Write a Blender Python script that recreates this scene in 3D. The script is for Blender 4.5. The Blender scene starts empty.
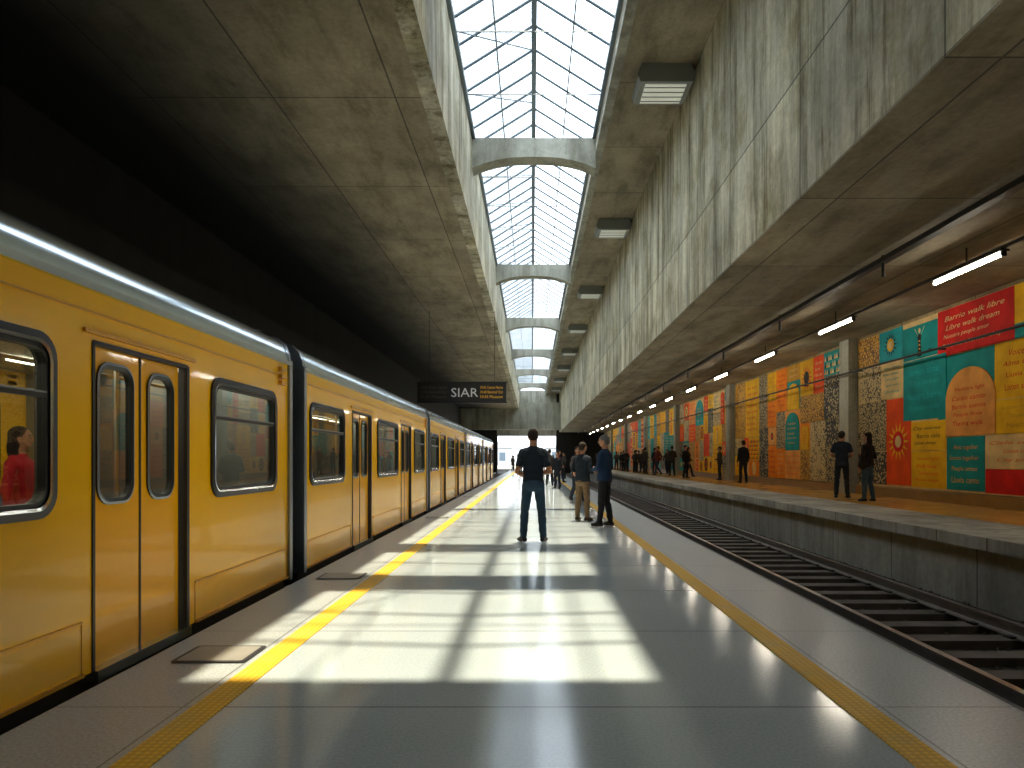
import bpy, bmesh, math, random
import numpy as np
from mathutils import Vector, Matrix
random.seed(7)
scene = bpy.context.scene
COL = scene.collection

# ------------------------------------------------------------------ materials
class NT:
    def __init__(s, name):
        s.m = bpy.data.materials.new(name); s.m.use_nodes = True
        s.t = s.m.node_tree; s.n = s.t.nodes; s.l = s.t.links
        s.b = s.n['Principled BSDF']; s.out = s.n['Material Output']
    def node(s, typ, **kw):
        n = s.n.new(typ)
        for k, v in kw.items(): setattr(n, k, v)
        return n
    def math(s, op, a, b=None, c=None):
        n = s.n.new('ShaderNodeMath'); n.operation = op
        for i, v in enumerate((a, b, c)):
            if v is None: continue
            if isinstance(v, (int, float)): n.inputs[i].default_value = v
            else: s.l.new(v, n.inputs[i])
        return n.outputs[0]
    def mix(s, fac, a, b, typ='MIX'):
        n = s.n.new('ShaderNodeMix'); n.data_type = 'RGBA'; n.blend_type = typ
        for sock, v in ((n.inputs[0], fac), (n.inputs[6], a), (n.inputs[7], b)):
            if isinstance(v, (int, float)): sock.default_value = v
            elif isinstance(v, tuple): sock.default_value = (*v, 1) if len(v) == 3 else v
            else: s.l.new(v, sock)
        return n.outputs[2]
    def pos(s):
        return s.n.new('ShaderNodeNewGeometry').outputs['Position']
    def noise(s, vec, scale, detail=4, rough=0.55, stretch=None):
        if stretch:
            mp = s.n.new('ShaderNodeMapping'); mp.inputs['Scale'].default_value = stretch
            s.l.new(vec, mp.inputs[0]); vec = mp.outputs[0]
        n = s.n.new('ShaderNodeTexNoise'); n.inputs['Scale'].default_value = scale
        n.inputs['Detail'].default_value = detail; n.inputs['Roughness'].default_value = rough
        s.l.new(vec, n.inputs['Vector']); return n.outputs['Fac']
    def ramp(s, fac, stops):
        n = s.n.new('ShaderNodeValToRGB'); e = n.color_ramp.elements
        while len(e) < len(stops): e.new(0.5)
        for el, (p, c) in zip(e, stops):
            el.position = p; el.color = (*c, 1) if len(c) == 3 else c
        s.l.new(fac, n.inputs[0]); return n.outputs[0]

def simple(name, col, rough=0.5, metal=0.0, emit=0.0, coat=0.0, var=0.12, vscale=3.0, spec=0.5, ecol=None):
    t = NT(name); b = t.b
    b.inputs['Roughness'].default_value = rough; b.inputs['Metallic'].default_value = metal
    b.inputs['Coat Weight'].default_value = coat; b.inputs['Coat Roughness'].default_value = 0.05
    b.inputs['Specular IOR Level'].default_value = spec
    if var > 0:
        f = t.noise(t.pos(), vscale, 4)
        lo = tuple(c * (1 - var) for c in col); hi = tuple(min(1, c * (1 + var)) for c in col)
        t.l.new(t.ramp(f, [(0.3, lo), (0.7, hi)]), b.inputs['Base Color'])
    else:
        b.inputs['Base Color'].default_value = (*col, 1)
    if emit:
        b.inputs['Emission Color'].default_value = (*(ecol or col), 1)
        b.inputs['Emission Strength'].default_value = emit
    return t.m

def concrete(name, base, joints=(), rough=0.8, streak=(1, 1, 0.12), contrast=1.0, jw=0.014, shade_fade=None, stain=False):
    """joints: list of (axis, spacing, offset)"""
    t = NT(name); p = t.pos()
    big = t.noise(p, 0.45, 6, 0.65); fine = t.noise(p, 11, 6, 0.75); st = t.noise(p, 1.9, 6, 0.7, streak)
    k = contrast
    c1 = t.ramp(big, [(0.30, tuple(b * (1 - 0.36 * k) for b in base)), (0.70, tuple(min(1, b * (1 + 0.22 * k)) for b in base))])
    c2 = t.ramp(st, [(0.36, (0.46, 0.45, 0.39)), (0.52, (0.92, 0.92, 0.90)), (0.66, (1.12, 1.12, 1.12))])
    col = t.mix(min(1.0, 0.75 * k), c1, c2, 'MULTIPLY')
    c3 = t.ramp(fine, [(0.3, (0.74, 0.74, 0.72)), (0.7, (1.14, 1.14, 1.14))])
    col = t.mix(0.8, col, c3, 'MULTIPLY')
    if stain:
        s2 = t.noise(p, 3.2, 7, 0.75, (1, 1, 0.07)); s3 = t.noise(p, 0.8, 5, 0.7)
        col = t.mix(1.0, col, t.ramp(s2, [(0.38, (0.42, 0.38, 0.29)), (0.47, (0.92, 0.90, 0.84)), (0.6, (1.05, 1.05, 1.03))]), 'MULTIPLY')
        col = t.mix(1.0, col, t.ramp(s3, [(0.36, (0.66, 0.62, 0.48)), (0.52, (1, 1, 1))]), 'MULTIPLY')
    sep = t.node('ShaderNodeSeparateXYZ'); t.l.new(p, sep.inputs[0])
    ax = {'X': sep.outputs[0], 'Y': sep.outputs[1], 'Z': sep.outputs[2]}
    line = None; cell = None
    for i, (a, s, o) in enumerate(joints):
        v = t.math('SUBTRACT', ax[a], o)
        q = t.math('DIVIDE', v, s); fl = t.math('FLOOR', q)
        fr = t.math('SUBTRACT', q, fl)
        d = t.math('MULTIPLY', t.math('MINIMUM', fr, t.math('SUBTRACT', 1.0, fr)), s)
        ln = t.math('LESS_THAN', d, jw)
        line = ln if line is None else t.math('MAXIMUM', line, ln)
        h = t.math('MULTIPLY', fl, 7.31 + i * 5.17)
        cell = h if cell is None else t.math('ADD', cell, h)
    if line is not None:
        w = t.node('ShaderNodeTexWhiteNoise', noise_dimensions='1D'); t.l.new(cell, w.inputs['W'])
        tone = t.ramp(w.outputs['Value'], [(0, (0.84, 0.84, 0.84)), (1, (1.1, 1.1, 1.08))])
        col = t.mix(1.0, col, tone, 'MULTIPLY')
        col = t.mix(t.math('MULTIPLY', line, 0.72), col, (0.02, 0.02, 0.018))
    if shade_fade:
        mr = t.node('ShaderNodeMapRange'); t.l.new(ax[shade_fade[0]], mr.inputs[0])
        mr.inputs[1].default_value = shade_fade[1]; mr.inputs[2].default_value = shade_fade[2]
        col = t.mix(mr.outputs[0], col, (0.004, 0.004, 0.004))  # blends the base colour to near black as painted shade
    t.l.new(col, t.b.inputs['Base Color'])
    t.b.inputs['Roughness'].default_value = rough
    bp = t.node('ShaderNodeBump'); bp.inputs['Strength'].default_value = 0.3; bp.inputs['Distance'].default_value = 0.02
    hh = fine
    if line is not None: hh = t.math('SUBTRACT', fine, line)
    t.l.new(hh, bp.inputs['Height']); t.l.new(bp.outputs[0], t.b.inputs['Normal'])
    return t.m

# ------------------------------------------------------------------ mesh builder
class MB:
    def __init__(s, name):
        s.name = name; s.v = []; s.f = []; s.mi = []; s.sm = []; s.mats = []
    def m(s, mat):
        if mat not in s.mats: s.mats.append(mat)
        return s.mats.index(mat)
    def add(s, vs, fs, mat, smooth=False):
        o = len(s.v); k = s.m(mat)
        s.v += [tuple(v) for v in vs]
        for f in fs:
            s.f.append(tuple(i + o for i in f)); s.mi.append(k); s.sm.append(smooth)
    def box(s, x0, x1, y0, y1, z0, z1, mat):
        vs = [(x, y, z) for x in (x0, x1) for y in (y0, y1) for z in (z0, z1)]
        s.add(vs, [(0, 1, 3, 2), (4, 6, 7, 5), (0, 4, 5, 1), (2, 3, 7, 6), (0, 2, 6, 4), (1, 5, 7, 3)], mat)
    def tube(s, p0, p1, r, mat, n=8, r1=None, caps=True):
        p0 = Vector(p0); p1 = Vector(p1); d = (p1 - p0).normalized()
        a = d.orthogonal().normalized(); b = d.cross(a); r1 = r if r1 is None else r1
        vs = []
        for p, rr in ((p0, r), (p1, r1)):
            for i in range(n):
                t = 2 * math.pi * i / n
                vs.append(p + (a * math.cos(t) + b * math.sin(t)) * rr)
        fs = [(i, (i + 1) % n, n + (i + 1) % n, n + i) for i in range(n)]
        s.add(vs, fs, mat, True)
        if caps: s.add(vs, [tuple(range(n))[::-1], tuple(range(n, 2 * n))], mat)
    def extrude_y(s, prof, y0, y1, mat, smooth=False, closed=True, caps=True):
        n = len(prof)
        vs = [(x, y0, z) for x, z in prof] + [(x, y1, z) for x, z in prof]
        fs = [(i, (i + 1) % n, n + (i + 1) % n, n + i) for i in range(n if closed else n - 1)]
        s.add(vs, fs, mat, smooth)
        if closed and caps: s.add(vs, [tuple(range(n))[::-1], tuple(range(n, 2 * n))], mat)
    def strip(s, la, lb, mat, closed=True, smooth=False):
        n = len(la); vs = list(la) + list(lb)
        fs = [(i, (i + 1) % n, n + (i + 1) % n, n + i) for i in range(n if closed else n - 1)]
        s.add(vs, fs, mat, smooth)
    def text(s, string, x0, w, z0, h, plane, mat, off=0.0, shear=0.0):
        cu = bpy.data.curves.new('t', 'FONT'); cu.body = string; cu.size = 1; cu.resolution_u = 2; cu.shear = shear
        ob = bpy.data.objects.new('t', cu); COL.objects.link(ob)
        dg = bpy.context.evaluated_depsgraph_get(); dg.update()
        me = bpy.data.meshes.new_from_object(ob.evaluated_get(dg))
        if len(me.vertices):
            xs = [v.co.x for v in me.vertices]; ys = [v.co.y for v in me.vertices]
            ax, bx, ay, by = min(xs), max(xs), min(ys), max(ys)
            O, X, Y = plane; N = X.cross(Y)
            vs = [O + X * (x0 + (v.co.x - ax) / (bx - ax) * w) + Y * (z0 + (v.co.y - ay) / max(by - ay, 1e-4) * h) + N * off for v in me.vertices]
            s.add(vs, [tuple(p.vertices) for p in me.polygons], mat)
        bpy.data.objects.remove(ob); bpy.data.meshes.remove(me); bpy.data.curves.remove(cu)
    def mesh(s):
        me = bpy.data.meshes.new(s.name); me.from_pydata(s.v, [], s.f)
        for mt in s.mats: me.materials.append(mt)
        me.polygons.foreach_set('material_index', s.mi); me.polygons.foreach_set('use_smooth', s.sm)
        me.update(); return me
    def obj(s, parent=None, recalc=False):
        me = s.mesh()
        if recalc:
            bm = bmesh.new(); bm.from_mesh(me); bmesh.ops.recalc_face_normals(bm, faces=bm.faces); bm.to_mesh(me); bm.free()
        o = bpy.data.objects.new(s.name, me); COL.objects.link(o)
        if parent: o.parent = parent
        return o

def rrect(y0, y1, z0, z1, r, n=6):
    pts = []; corner = []
    for cy, cz, a0, c in ((y1 - r, z1 - r, 0, (y1, z1)), (y0 + r, z1 - r, 90, (y0, z1)), (y0 + r, z0 + r, 180, (y0, z0)), (y1 - r, z0 + r, 270, (y1, z0))):
        for i in range(n + 1):
            a = math.radians(a0 + 90 * i / n)
            pts.append((cy + r * math.cos(a), cz + r * math.sin(a))); corner.append(c)
    return pts, corner

# ------------------------------------------------------------------ materials used
M_conc_left = concrete('concrete_ceiling_left', (0.40, 0.335, 0.22), [('X', 2.15, -2.4), ('Y', 4.0, 0.3)], streak=(1, 0.3, 1), shade_fade=('X', -3.8, -7.4))  # shade over the train side is painted in, darkening leftwards
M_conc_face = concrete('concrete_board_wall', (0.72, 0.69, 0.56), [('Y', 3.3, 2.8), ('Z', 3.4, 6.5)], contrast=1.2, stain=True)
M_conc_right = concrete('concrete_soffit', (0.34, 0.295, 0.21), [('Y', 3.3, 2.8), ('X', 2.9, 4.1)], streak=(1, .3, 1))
M_conc = concrete('concrete_plain', (0.40, 0.40, 0.34))
M_conc_shade = concrete('concrete_painted_shade', (0.012, 0.012, 0.012))  # shade of unlit areas painted as a near-black base colour
M_conc_mid = concrete('concrete_retaining', (0.36, 0.345, 0.30), [('Y', 2.2, 0.4)])
M_wall = concrete('wall_plaster', (0.42, 0.31, 0.16), [('Y', 1.5, 0.0)])
M_ballast = concrete('ballast', (0.035, 0.033, 0.03), contrast=1.4)

def floor_mat():
    t = NT('platform_terrazzo'); p = t.pos()
    f = t.noise(p, 60, 3); g = t.noise(p, 0.7, 3)
    col = t.ramp(f, [(0.35, (0.42, 0.485, 0.51)), (0.65, (0.51, 0.575, 0.60))])
    col = t.mix(0.6, col, t.ramp(g, [(0.3, (0.80, 0.84, 0.86)), (0.7, (1, 1, 1))]), 'MULTIPLY')
    sep = t.node('ShaderNodeSeparateXYZ'); t.l.new(p, sep.inputs[0])
    q = t.math('DIVIDE', t.math('SUBTRACT', sep.outputs[1], 3.67), 1.62)
    fr = t.math('FRACT', t.math('ADD', q, 50.0))
    d = t.math('MINIMUM', fr, t.math('SUBTRACT', 1.0, fr))
    ln = t.math('LESS_THAN', d, 0.004)
    ab = t.math('ABSOLUTE', sep.outputs[0])
    edge = t.math('GREATER_THAN', ab, 1.78)
    st = t.math('LESS_THAN', t.math('ABSOLUTE', t.math('SUBTRACT', ab, 1.83)), 0.006)
    col = t.mix(edge, col, t.ramp(f, [(0.35, (0.30, 0.34, 0.35)), (0.65, (0.48, 0.52, 0.53))]))
    col = t.mix(t.math('MULTIPLY', t.math('MAXIMUM', ln, st), 0.75), col, (0.06, 0.07, 0.08))
    t.l.new(col, t.b.inputs['Base Color'])
    r = t.ramp(g, [(0.1, (0.09,) * 3), (0.9, (0.17,) * 3)])
    r2 = t.mix(edge, r, (0.30, 0.30, 0.30))
    t.l.new(r2, t.b.inputs['Roughness'])
    t.b.inputs['Specular IOR Level'].default_value = 1.0
    return t.m
M_floor = floor_mat()
M_floor_opp = simple('platform_orange_lit_paving', (0.66, 0.36, 0.08), 0.22, var=0.2, vscale=2)  # orange light and mural reflection are put into the base colour
M_coping = concrete('coping_stone', (0.42, 0.40, 0.34), [('Y', 1.1, 0.0)])
def tactile():
    t = NT('tactile_yellow'); p = t.pos()
    v = t.node('ShaderNodeTexVoronoi'); v.inputs['Scale'].default_value = 26; v.inputs['Randomness'].default_value = 0
    t.l.new(p, v.inputs['Vector'])
    c = t.ramp(v.outputs['Distance'], [(0.25, (0.88, 0.52, 0.03)), (0.5, (0.66, 0.36, 0.02))])
    w = t.noise(p, 3, 5, 0.7)
    c = t.mix(t.ramp(w, [(0.5, (0, 0, 0)), (0.8, (.5, .5, .5))]), c, (0.4, 0.34, 0.2))
    t.l.new(c, t.b.inputs['Base Color']); t.b.inputs['Roughness'].default_value = 0.5
    return t.m
M_tact = tactile()
M_hatch = simple('hatch_metal', (0.34, 0.33, 0.29), 0.45, 0.3)
M_yel = simple('train_yellow', (1.0, 0.53, 0.0), 0.25, coat=0.4, var=0.02, spec=0.3)
M_yel_d = simple('train_yellow_door', (0.95, 0.46, 0.0), 0.28, coat=0.35, var=0.02, spec=0.3)
M_trim_gold = simple('train_trim', (0.65, 0.33, 0.03), 0.35, 0.3, var=0)
M_silver = simple('train_roof_silver', (0.62, 0.71, 0.78), 0.17, 0.95, var=0.06, vscale=1)
M_silver_d = simple('train_grey_end', (0.28, 0.32, 0.37), 0.35, 0.8, var=0.05)
M_rub = simple('rubber_black', (0.010, 0.013, 0.018), 0.4, var=0)
M_under = simple('underframe', (0.015, 0.015, 0.015), 0.8, var=0)
M_inner = simple('train_inner', (0.46, 0.45, 0.34), 0.5, var=0)
M_seat = simple('train_seat', (0.10, 0.12, 0.22), 0.7, var=0.2, vscale=20)
M_inlight = simple('train_lamp', (1, 0.90, 0.68), 0.5, emit=10, var=0)
M_steel = simple('steel', (0.55, 0.55, 0.55), 0.3, 1.0, var=0)
def glass(name, tint, fr=0.12, rough=0.02, spec=(1, 1, 1)):
    t = NT(name); t.n.remove(t.b)
    tr = t.node('ShaderNodeBsdfTransparent'); tr.inputs[0].default_value = (*tint, 1)
    gl = t.node('ShaderNodeBsdfGlossy'); gl.inputs['Roughness'].default_value = rough; gl.inputs[0].default_value = (*spec, 1)
    lw = t.node('ShaderNodeLayerWeight'); lw.inputs[0].default_value = 0.3
    mx = t.node('ShaderNodeMixShader')
    f = t.math('ADD', t.math('MULTIPLY', lw.outputs['Fresnel'], 0.6), fr)
    t.l.new(f, mx.inputs[0]); t.l.new(tr.outputs[0], mx.inputs[1]); t.l.new(gl.outputs[0], mx.inputs[2])
    t.l.new(mx.outputs[0], t.out.inputs[0]); return t.m
M_tglass = glass('train_window_glass', (0.55, 0.60, 0.55), 0.16)
M_sglass = glass('skylight_glass', (0.93, 0.97, 1.0), 0.0, 0.1)
M_frame = simple('skylight_frame', (0.10, 0.14, 0.17), 0.45, 0.3, var=0)
M_tube = simple('fluorescent_tube', (1, 0.90, 0.72), 0.5, emit=55, var=0)
M_black = simple('black_metal', (0.016, 0.016, 0.018), 0.5, var=0)
M_fixture = simple('fixture_housing', (0.24, 0.26, 0.25), 0.5, 0.2, var=0)
M_diff = simple('fixture_diffuser', (0.66, 0.68, 0.58), 0.4, emit=0.35, var=0)
M_rail = simple('rail_steel', (0.34, 0.31, 0.28), 0.35, 0.9, var=0.1)
M_sleeper = simple('sleeper', (0.085, 0.07, 0.058), 0.85, var=0.3)

# ------------------------------------------------------------------ room shell
Y0, Y1 = -8.0, 92.0
def shell(name, boxes):
    mb = MB(name)
    for b in boxes: mb.box(*b)
    return mb.obj()
shell('floor', [(-2.5, 2.53, Y0, Y1, -0.16, 0.0, M_floor), (-2.32, 2.35, Y0, Y1, -0.75, -0.16, M_conc_shade)])
shell('floor_opposite_platform', [(7.3, 9.5, Y0, Y1, -0.75, 0.3, M_floor_opp), (5.72, 7.3, Y0, Y1, 0.14, 0.304, M_coping), (5.85, 7.3, Y0, Y1, -0.75, 0.14, M_conc_mid)])
shell('floor_trackbed', [(-9, -2.32, Y0, Y1, -0.95, -0.65, M_ballast), (2.35, 5.85, Y0, Y1, -0.95, -0.65, M_ballast)])
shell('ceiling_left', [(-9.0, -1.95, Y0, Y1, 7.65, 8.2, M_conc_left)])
shell('trim_skylight_fascia', [(-1.95, -1.65, Y0, Y1, 7.65, 10.15, M_conc_face)])
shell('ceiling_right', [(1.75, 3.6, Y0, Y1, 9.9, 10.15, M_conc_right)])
shell('trim_skylight_curb', [(1.75, 1.95, Y0, Y1, 9.72, 9.9, M_conc)])
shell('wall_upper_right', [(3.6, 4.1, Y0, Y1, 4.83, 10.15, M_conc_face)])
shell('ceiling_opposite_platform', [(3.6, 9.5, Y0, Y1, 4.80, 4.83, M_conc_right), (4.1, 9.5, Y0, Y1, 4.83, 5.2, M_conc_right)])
shell('ceiling_front_sun_blocker', [(-1.65, 1.75, Y0, 5.6, 9.9, 10.15, M_conc), (1.22, 1.75, 5.6, 12.3, 9.9, 10.15, M_conc)])  # unseen slabs, shaped to trim the sun patch on the platform
shell('wall_left', [(-9.3, -9.0, Y0, Y1, -0.95, 8.2, M_conc_shade)])
shell('wall_right', [(9.5, 9.9, Y0, Y1, -0.95, 5.2, M_wall)])
shell('wall_rear', [(-9.3, 9.9, Y0 - .3, Y0, -0.95, 10.3, M_conc_shade)])
shell('wall_far', [(-9.3, -4.6, Y1, Y1 + .4, -0.95, 10.3, M_conc_shade), (3.2, 9.9, Y1, Y1 + .4, -0.95, 10.3, M_conc_shade),
                   (-4.6, 3.2, Y1, Y1 + .4, 4.4, 10.3, M_conc)])
M_out = simple('outside_paving', (.42, .42, .40), .7)
shell('ground_outside', [(-60, 60, Y1 + .4, 220, -0.9, -0.02, M_out)])
mb = MB('window_entrance_screen')
for x in (-4.6, -2.0, .6, 3.14): mb.box(x, x + .09, Y1 + .1, Y1 + .2, 0, 4.4, M_black)
for z in (2.6, 4.32): mb.box(-4.6, 3.2, Y1 + .08, Y1 + .22, z, z + .09, M_black)
mb.obj()
M_bld = simple('outside_facade', (.42, .44, .45), .8); M_bw = simple('outside_windows', (.10, .14, .18), .2, var=0)
mb = MB('office_building')
mb.box(-30, -4.5, 150, 165, -.02, 5, M_bld); mb.box(3, 30, 140, 160, -.02, 4, M_bld)
for bx0, bx1, by, nz in ((-29, -6, 149.95, 1), (4, 29, 139.95, 1)):
    x = bx0
    while x < bx1:
        for k in range(nz): mb.box(x, x + 1.3, by, by + .1, .9 + k * 2.8, 2.7 + k * 2.8, M_bw)
        x += 2.2
mb.obj()
def arch_beam(y, w=0.55, zt=10.12, zb=9.28, rise=0.32):
    mb = MB('trim_skylight_arch'); n = 20; top = []; bot = []
    for i in range(n + 1):
        x = -1.65 + 3.4 * i / n; u = (x - 0.05) / 1.7
        b = zb + rise * (1 - abs(u) ** 2.6) if abs(u) < .97 else zb
        top.append((x, zt)); bot.append((x, b))
    for i in range(n):
        a, b, c, d = top[i], top[i + 1], bot[i + 1], bot[i]
        vs = [(p[0], yy, p[1]) for yy in (y - w / 2, y + w / 2) for p in (a, b, c, d)]
        mb.add(vs, [(0, 1, 2, 3), (7, 6, 5, 4), (0, 4, 5, 1), (3, 2, 6, 7)], M_conc)
    mb.obj(recalc=True)
for y in [8.85, 11.7, 19.5, 32.0, 44.0, 56.5, 69.0, 81.5]: arch_beam(y, 0.8 if y < 13 else 0.55)  # nearest, wider beams are unseen, added to split the sun patches
shell('trim_far_crossbeam', [(-9.0, 3.6, 88.0, 89.0, 5.0, 8.4, M_conc)])

# ------------------------------------------------------------------ glazed roof
mb = MB('window_skylight')
ze, zr, cx = 10.15, 11.25, 0.05
ys = 5.6
while ys < Y1 - 0.1:
    for x0 in (-1.66, 1.76):
        mb.tube((x0, ys, ze + .03), (cx, ys, zr), 0.030, M_frame, 6, caps=False)
    ys += 0.95
for x, z, r in ((-1.62, ze, .06), (1.72, ze, .06), (cx, zr, .06), ((-1.66 + cx) / 2, (ze + zr) / 2, .016), ((1.76 + cx) / 2, (ze + zr) / 2, .016)):
    mb.box(x - r, x + r, 5.6, Y1, z - r, z + r, M_frame)
for x0 in (-1.66, 1.76):
    mb.add([(x0, 5.6, ze + .05), (cx, 5.6, zr + .04), (cx, Y1, zr + .04), (x0, Y1, ze + .05)], [(0, 1, 2, 3)], M_sglass)
yy = 7.0
while yy < Y1:
    mb.tube((-1.6, yy, ze), (1.7, yy, ze), 0.014, M_frame, 5, caps=False)
    mb.tube((-1.6, yy, ze + .02), (cx, yy + 2.5, zr - .03), 0.014, M_frame, 5, caps=False); yy += 2.5
mb.obj()

# ------------------------------------------------------------------ tactile strips and hatches
mb = MB('tactile_strip'); mb.box(-1.775, -1.61, Y0, Y1, 0.0, 0.008, M_tact); mb.obj()
mb = MB('tactile_strip'); mb.box(1.62, 1.785, Y0, Y1, 0.0, 0.008, M_tact); mb.obj()
for (x, y) in ((-2.07, 4.65), (-2.1, 7.75), (-2.1, 15.5), (-2.1, 24)):
    mb = MB('access_hatch')
    lo, _ = rrect(x - .24, x + .24, y - .2, y + .2, .03, 3)
    mb.add([(a, b, .007) for a, b in lo], [tuple(range(len(lo)))], M_hatch)
    li, _ = rrect(x - .21, x + .21, y - .17, y + .17, .02, 3)
    mb.strip([(a, b, .008) for a, b in lo], [(a, b, .011) for a, b in li], M_black)
    mb.add([(a, b, .0115) for a, b in li], [tuple(range(len(li)))], M_hatch)
    mb.obj()

# ------------------------------------------------------------------ tracks
def track(cxr):
    mb = MB('railway_track')
    for rx in (cxr - .72, cxr + .72):
        prof = [(-.07, 0), (.07, 0), (.07, .012), (.012, .03), (.012, .1), (.035, .112), (.035, .145), (-.035, .145), (-.035, .112), (-.012, .1), (-.012, .03), (-.07, .012)]
        mb.extrude_y([(rx + a, -.565 + b) for a, b in prof], Y0, Y1, M_rail)
    y = Y0 + .3
    while y < Y1 - .3:
        mb.box(cxr - 1.2, cxr + 1.2, y, y + .24, -.65, -.565, M_sleeper)
        for rx in (cxr - .72, cxr + .72):
            mb.box(rx - .12, rx + .12, y + .06, y + .18, -.565, -.545, M_black)
        y += .62
    mb.obj()
track(4.35); track(-4.02)
mb = MB('ballast_stones')
for i in range(6500):
    y = 2 + 55 * random.random() ** 1.6; x = random.choice((random.uniform(3.0, 5.8), random.uniform(5.2, 5.8)))
    r = random.uniform(.02, .045); c = Vector((x, y, -.645))
    vs = [c + Vector(d) * r * random.uniform(.7, 1.3) for d in ((1, 0, 0), (-1, 0, 0), (0, 1, 0), (0, -1, 0), (0, 0, 1), (0, 0, -1))]
    mb.add(vs, [(0, 2, 4), (2, 1, 4), (1, 3, 4), (3, 0, 4), (2, 0, 5), (1, 2, 5), (3, 1, 5), (0, 3, 5)], M_sleeper)
mb.obj()

# ------------------------------------------------------------------ train car
XC = -4.02
WIN = [(0.25, 1.75), (3.85, 5.65), (7.55, 8.97)]; DOOR = [(2.2, 3.4), (6.0, 7.15)]
LEN = 9.4
def car_side(mb, sgn):
    def X(d): return XC + sgn * (1.40 + d)
    ZB, ZT = 0.03, 2.33; wz0, wz1 = 1.0, 1.96; dz1 = 2.0
    def quad(y0, y1, z0, z1, d, mat):
        mb.add([(X(d), y0, z0), (X(d), y1, z0), (X(d), y1, z1), (X(d), y0, z1)], [(0, 1, 2, 3)], mat)
    def bx(y0, y1, z0, z1, d0, d1, mat):
        a, b = sorted((X(d0), X(d1))); mb.box(a, b, y0, y1, z0, z1, mat)
    ycur = 0.0
    items = sorted([(a, b, 'w') for a, b in WIN] + [(a, b, 'd') for a, b in DOOR])
    for a, b, k in items:
        quad(ycur, a, ZB, ZT, 0, M_yel)
        if k == 'w':
            quad(a, b, ZB, wz0, 0, M_yel); quad(a, b, wz1, ZT, 0, M_yel)
            pts, cor = rrect(a, b, wz0, wz1, .13)
            mb.strip([(X(0), p, q) for p, q in cor], [(X(0), p, q) for p, q in pts], M_yel)
            po, _ = rrect(a - .02, b + .02, wz0 - .02, wz1 + .02, .145)
            pm, _ = rrect(a + .022, b - .022, wz0 + .022, wz1 - .022, .115)
            pi, _ = rrect(a + .040, b - .040, wz0 + .040, wz1 - .040, .10)
            pg, _ = rrect(a + .065, b - .065, wz0 + .065, wz1 - .065, .085)
            L = lambda pl, d: [(X(d), p, q) for p, q in pl]
            mb.strip(L(po, .0), L(po, .018), M_rub); mb.strip(L(po, .018), L(pm, .024), M_rub)
            mb.strip(L(pm, .024), L(pi, .020), M_silver)
            mb.strip(L(pi, .020), L(pi, .010), M_rub); mb.strip(L(pi, .010), L(pg, .012), M_rub)
            mb.strip(L(pg, .012), L(pg, -.05), M_rub)
            mb.add(L(pg, -.012), [tuple(range(len(pg)))], M_tglass)
            bx(a + .06, b - .06, 1.63, 1.655, -.01, .012, M_rub)
            bx(a + .06, b - .06, 1.655, 1.665, -.01, .015, M_silver_d)
        else:
            quad(a, b, dz1, ZT, 0, M_yel)
            bx(a - .09, b + .10, dz1 + .045, dz1 + .07, 0, .02, M_trim_gold)
            for yy in (a, b):
                mb.add([(X(0), yy, ZB), (X(-.07), yy, ZB), (X(-.07), yy, dz1), (X(0), yy, dz1)], [(0, 1, 2, 3)], M_rub)
            mb.add([(X(0), a, dz1), (X(-.07), a, dz1), (X(-.07), b, dz1), (X(0), b, dz1)], [(0, 1, 2, 3)], M_rub)
            for e0, e1 in ((a - .006, a + .018), (b - .018, b + .02)):
                bx(e0, e1, ZB, dz1, -.05, .008, M_rub)
            bx(a, b, dz1 - .015, dz1 + .01, -.05, .008, M_rub)
            mid = (a + b) / 2
            for la, lb in ((a + .02, mid - .006), (mid + .006, b - .06)):
                ga, gb, g0, g1 = la + .09, lb - .09, 1.03, 1.89
                D = -.04
                quad(la, ga, ZB, dz1, D, M_yel_d); quad(gb, lb, ZB, dz1, D, M_yel_d)
                quad(ga, gb, ZB, g0, D, M_yel_d); quad(ga, gb, g1, dz1, D, M_yel_d)
                pts, cor = rrect(ga, gb, g0, g1, .11)
                L = lambda pl, d: [(X(d), p, q) for p, q in pl]
                mb.strip(L(cor, D), L(pts, D), M_yel_d)
                po, _ = rrect(ga - .016, gb + .016, g0 - .016, g1 + .016, .125); pi, _ = rrect(ga + .022, gb - .022, g0 + .022, g1 - .022, .09)
                mb.strip(L(po, D + .001), L(po, D + .012), M_rub); mb.strip(L(po, D + .012), L(pts, D + .016), M_silver_d)
                mb.strip(L(pts, D + .016), L(pi, D + .006), M_rub); mb.strip(L(pi, D + .006), L(pi, D - .03), M_rub)
                mb.add(L(pi, D - .01), [tuple(range(len(pi)))], M_tglass)
            bx(mid - .01, mid + .01, ZB, dz1, -.06, -.035, M_rub)
            bx(a, b, -.03, .035, -.05, .035, M_silver)
        ycur = b
    quad(ycur, LEN, ZB, ZT, 0, M_yel)
    segs = [(0.09, 2.1), (3.52, 5.9), (7.27, LEN - .09)]
    for a, b in segs:
        bx(a, b, .34, .352, 0, .010, M_trim_gold)
        bx(a, b, .03, .05, 0, .02, M_trim_gold)
        for e in (a, b): bx(e - .004, e + .004, .05, .34, 0, .004, M_trim_gold)
    bx(0, LEN, 2.17, 2.18, 0, .008, M_trim_gold)
    bx(0, LEN, 2.30, 2.345, 0, .03, M_silver)
    for e0, e1 in ((-.02, .07), (LEN - .07, LEN + .02)):
        bx(e0, e1, .0, 2.36, -.1, .025, M_silver_d)
    for q in (.02, .09, .16): bx(9.06, 9.2, 2.05 + q, 2.09 + q, 0, .04, M_trim_gold)
    bx(0, LEN, -.30, .03, -.16, -.06, M_under)
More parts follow.
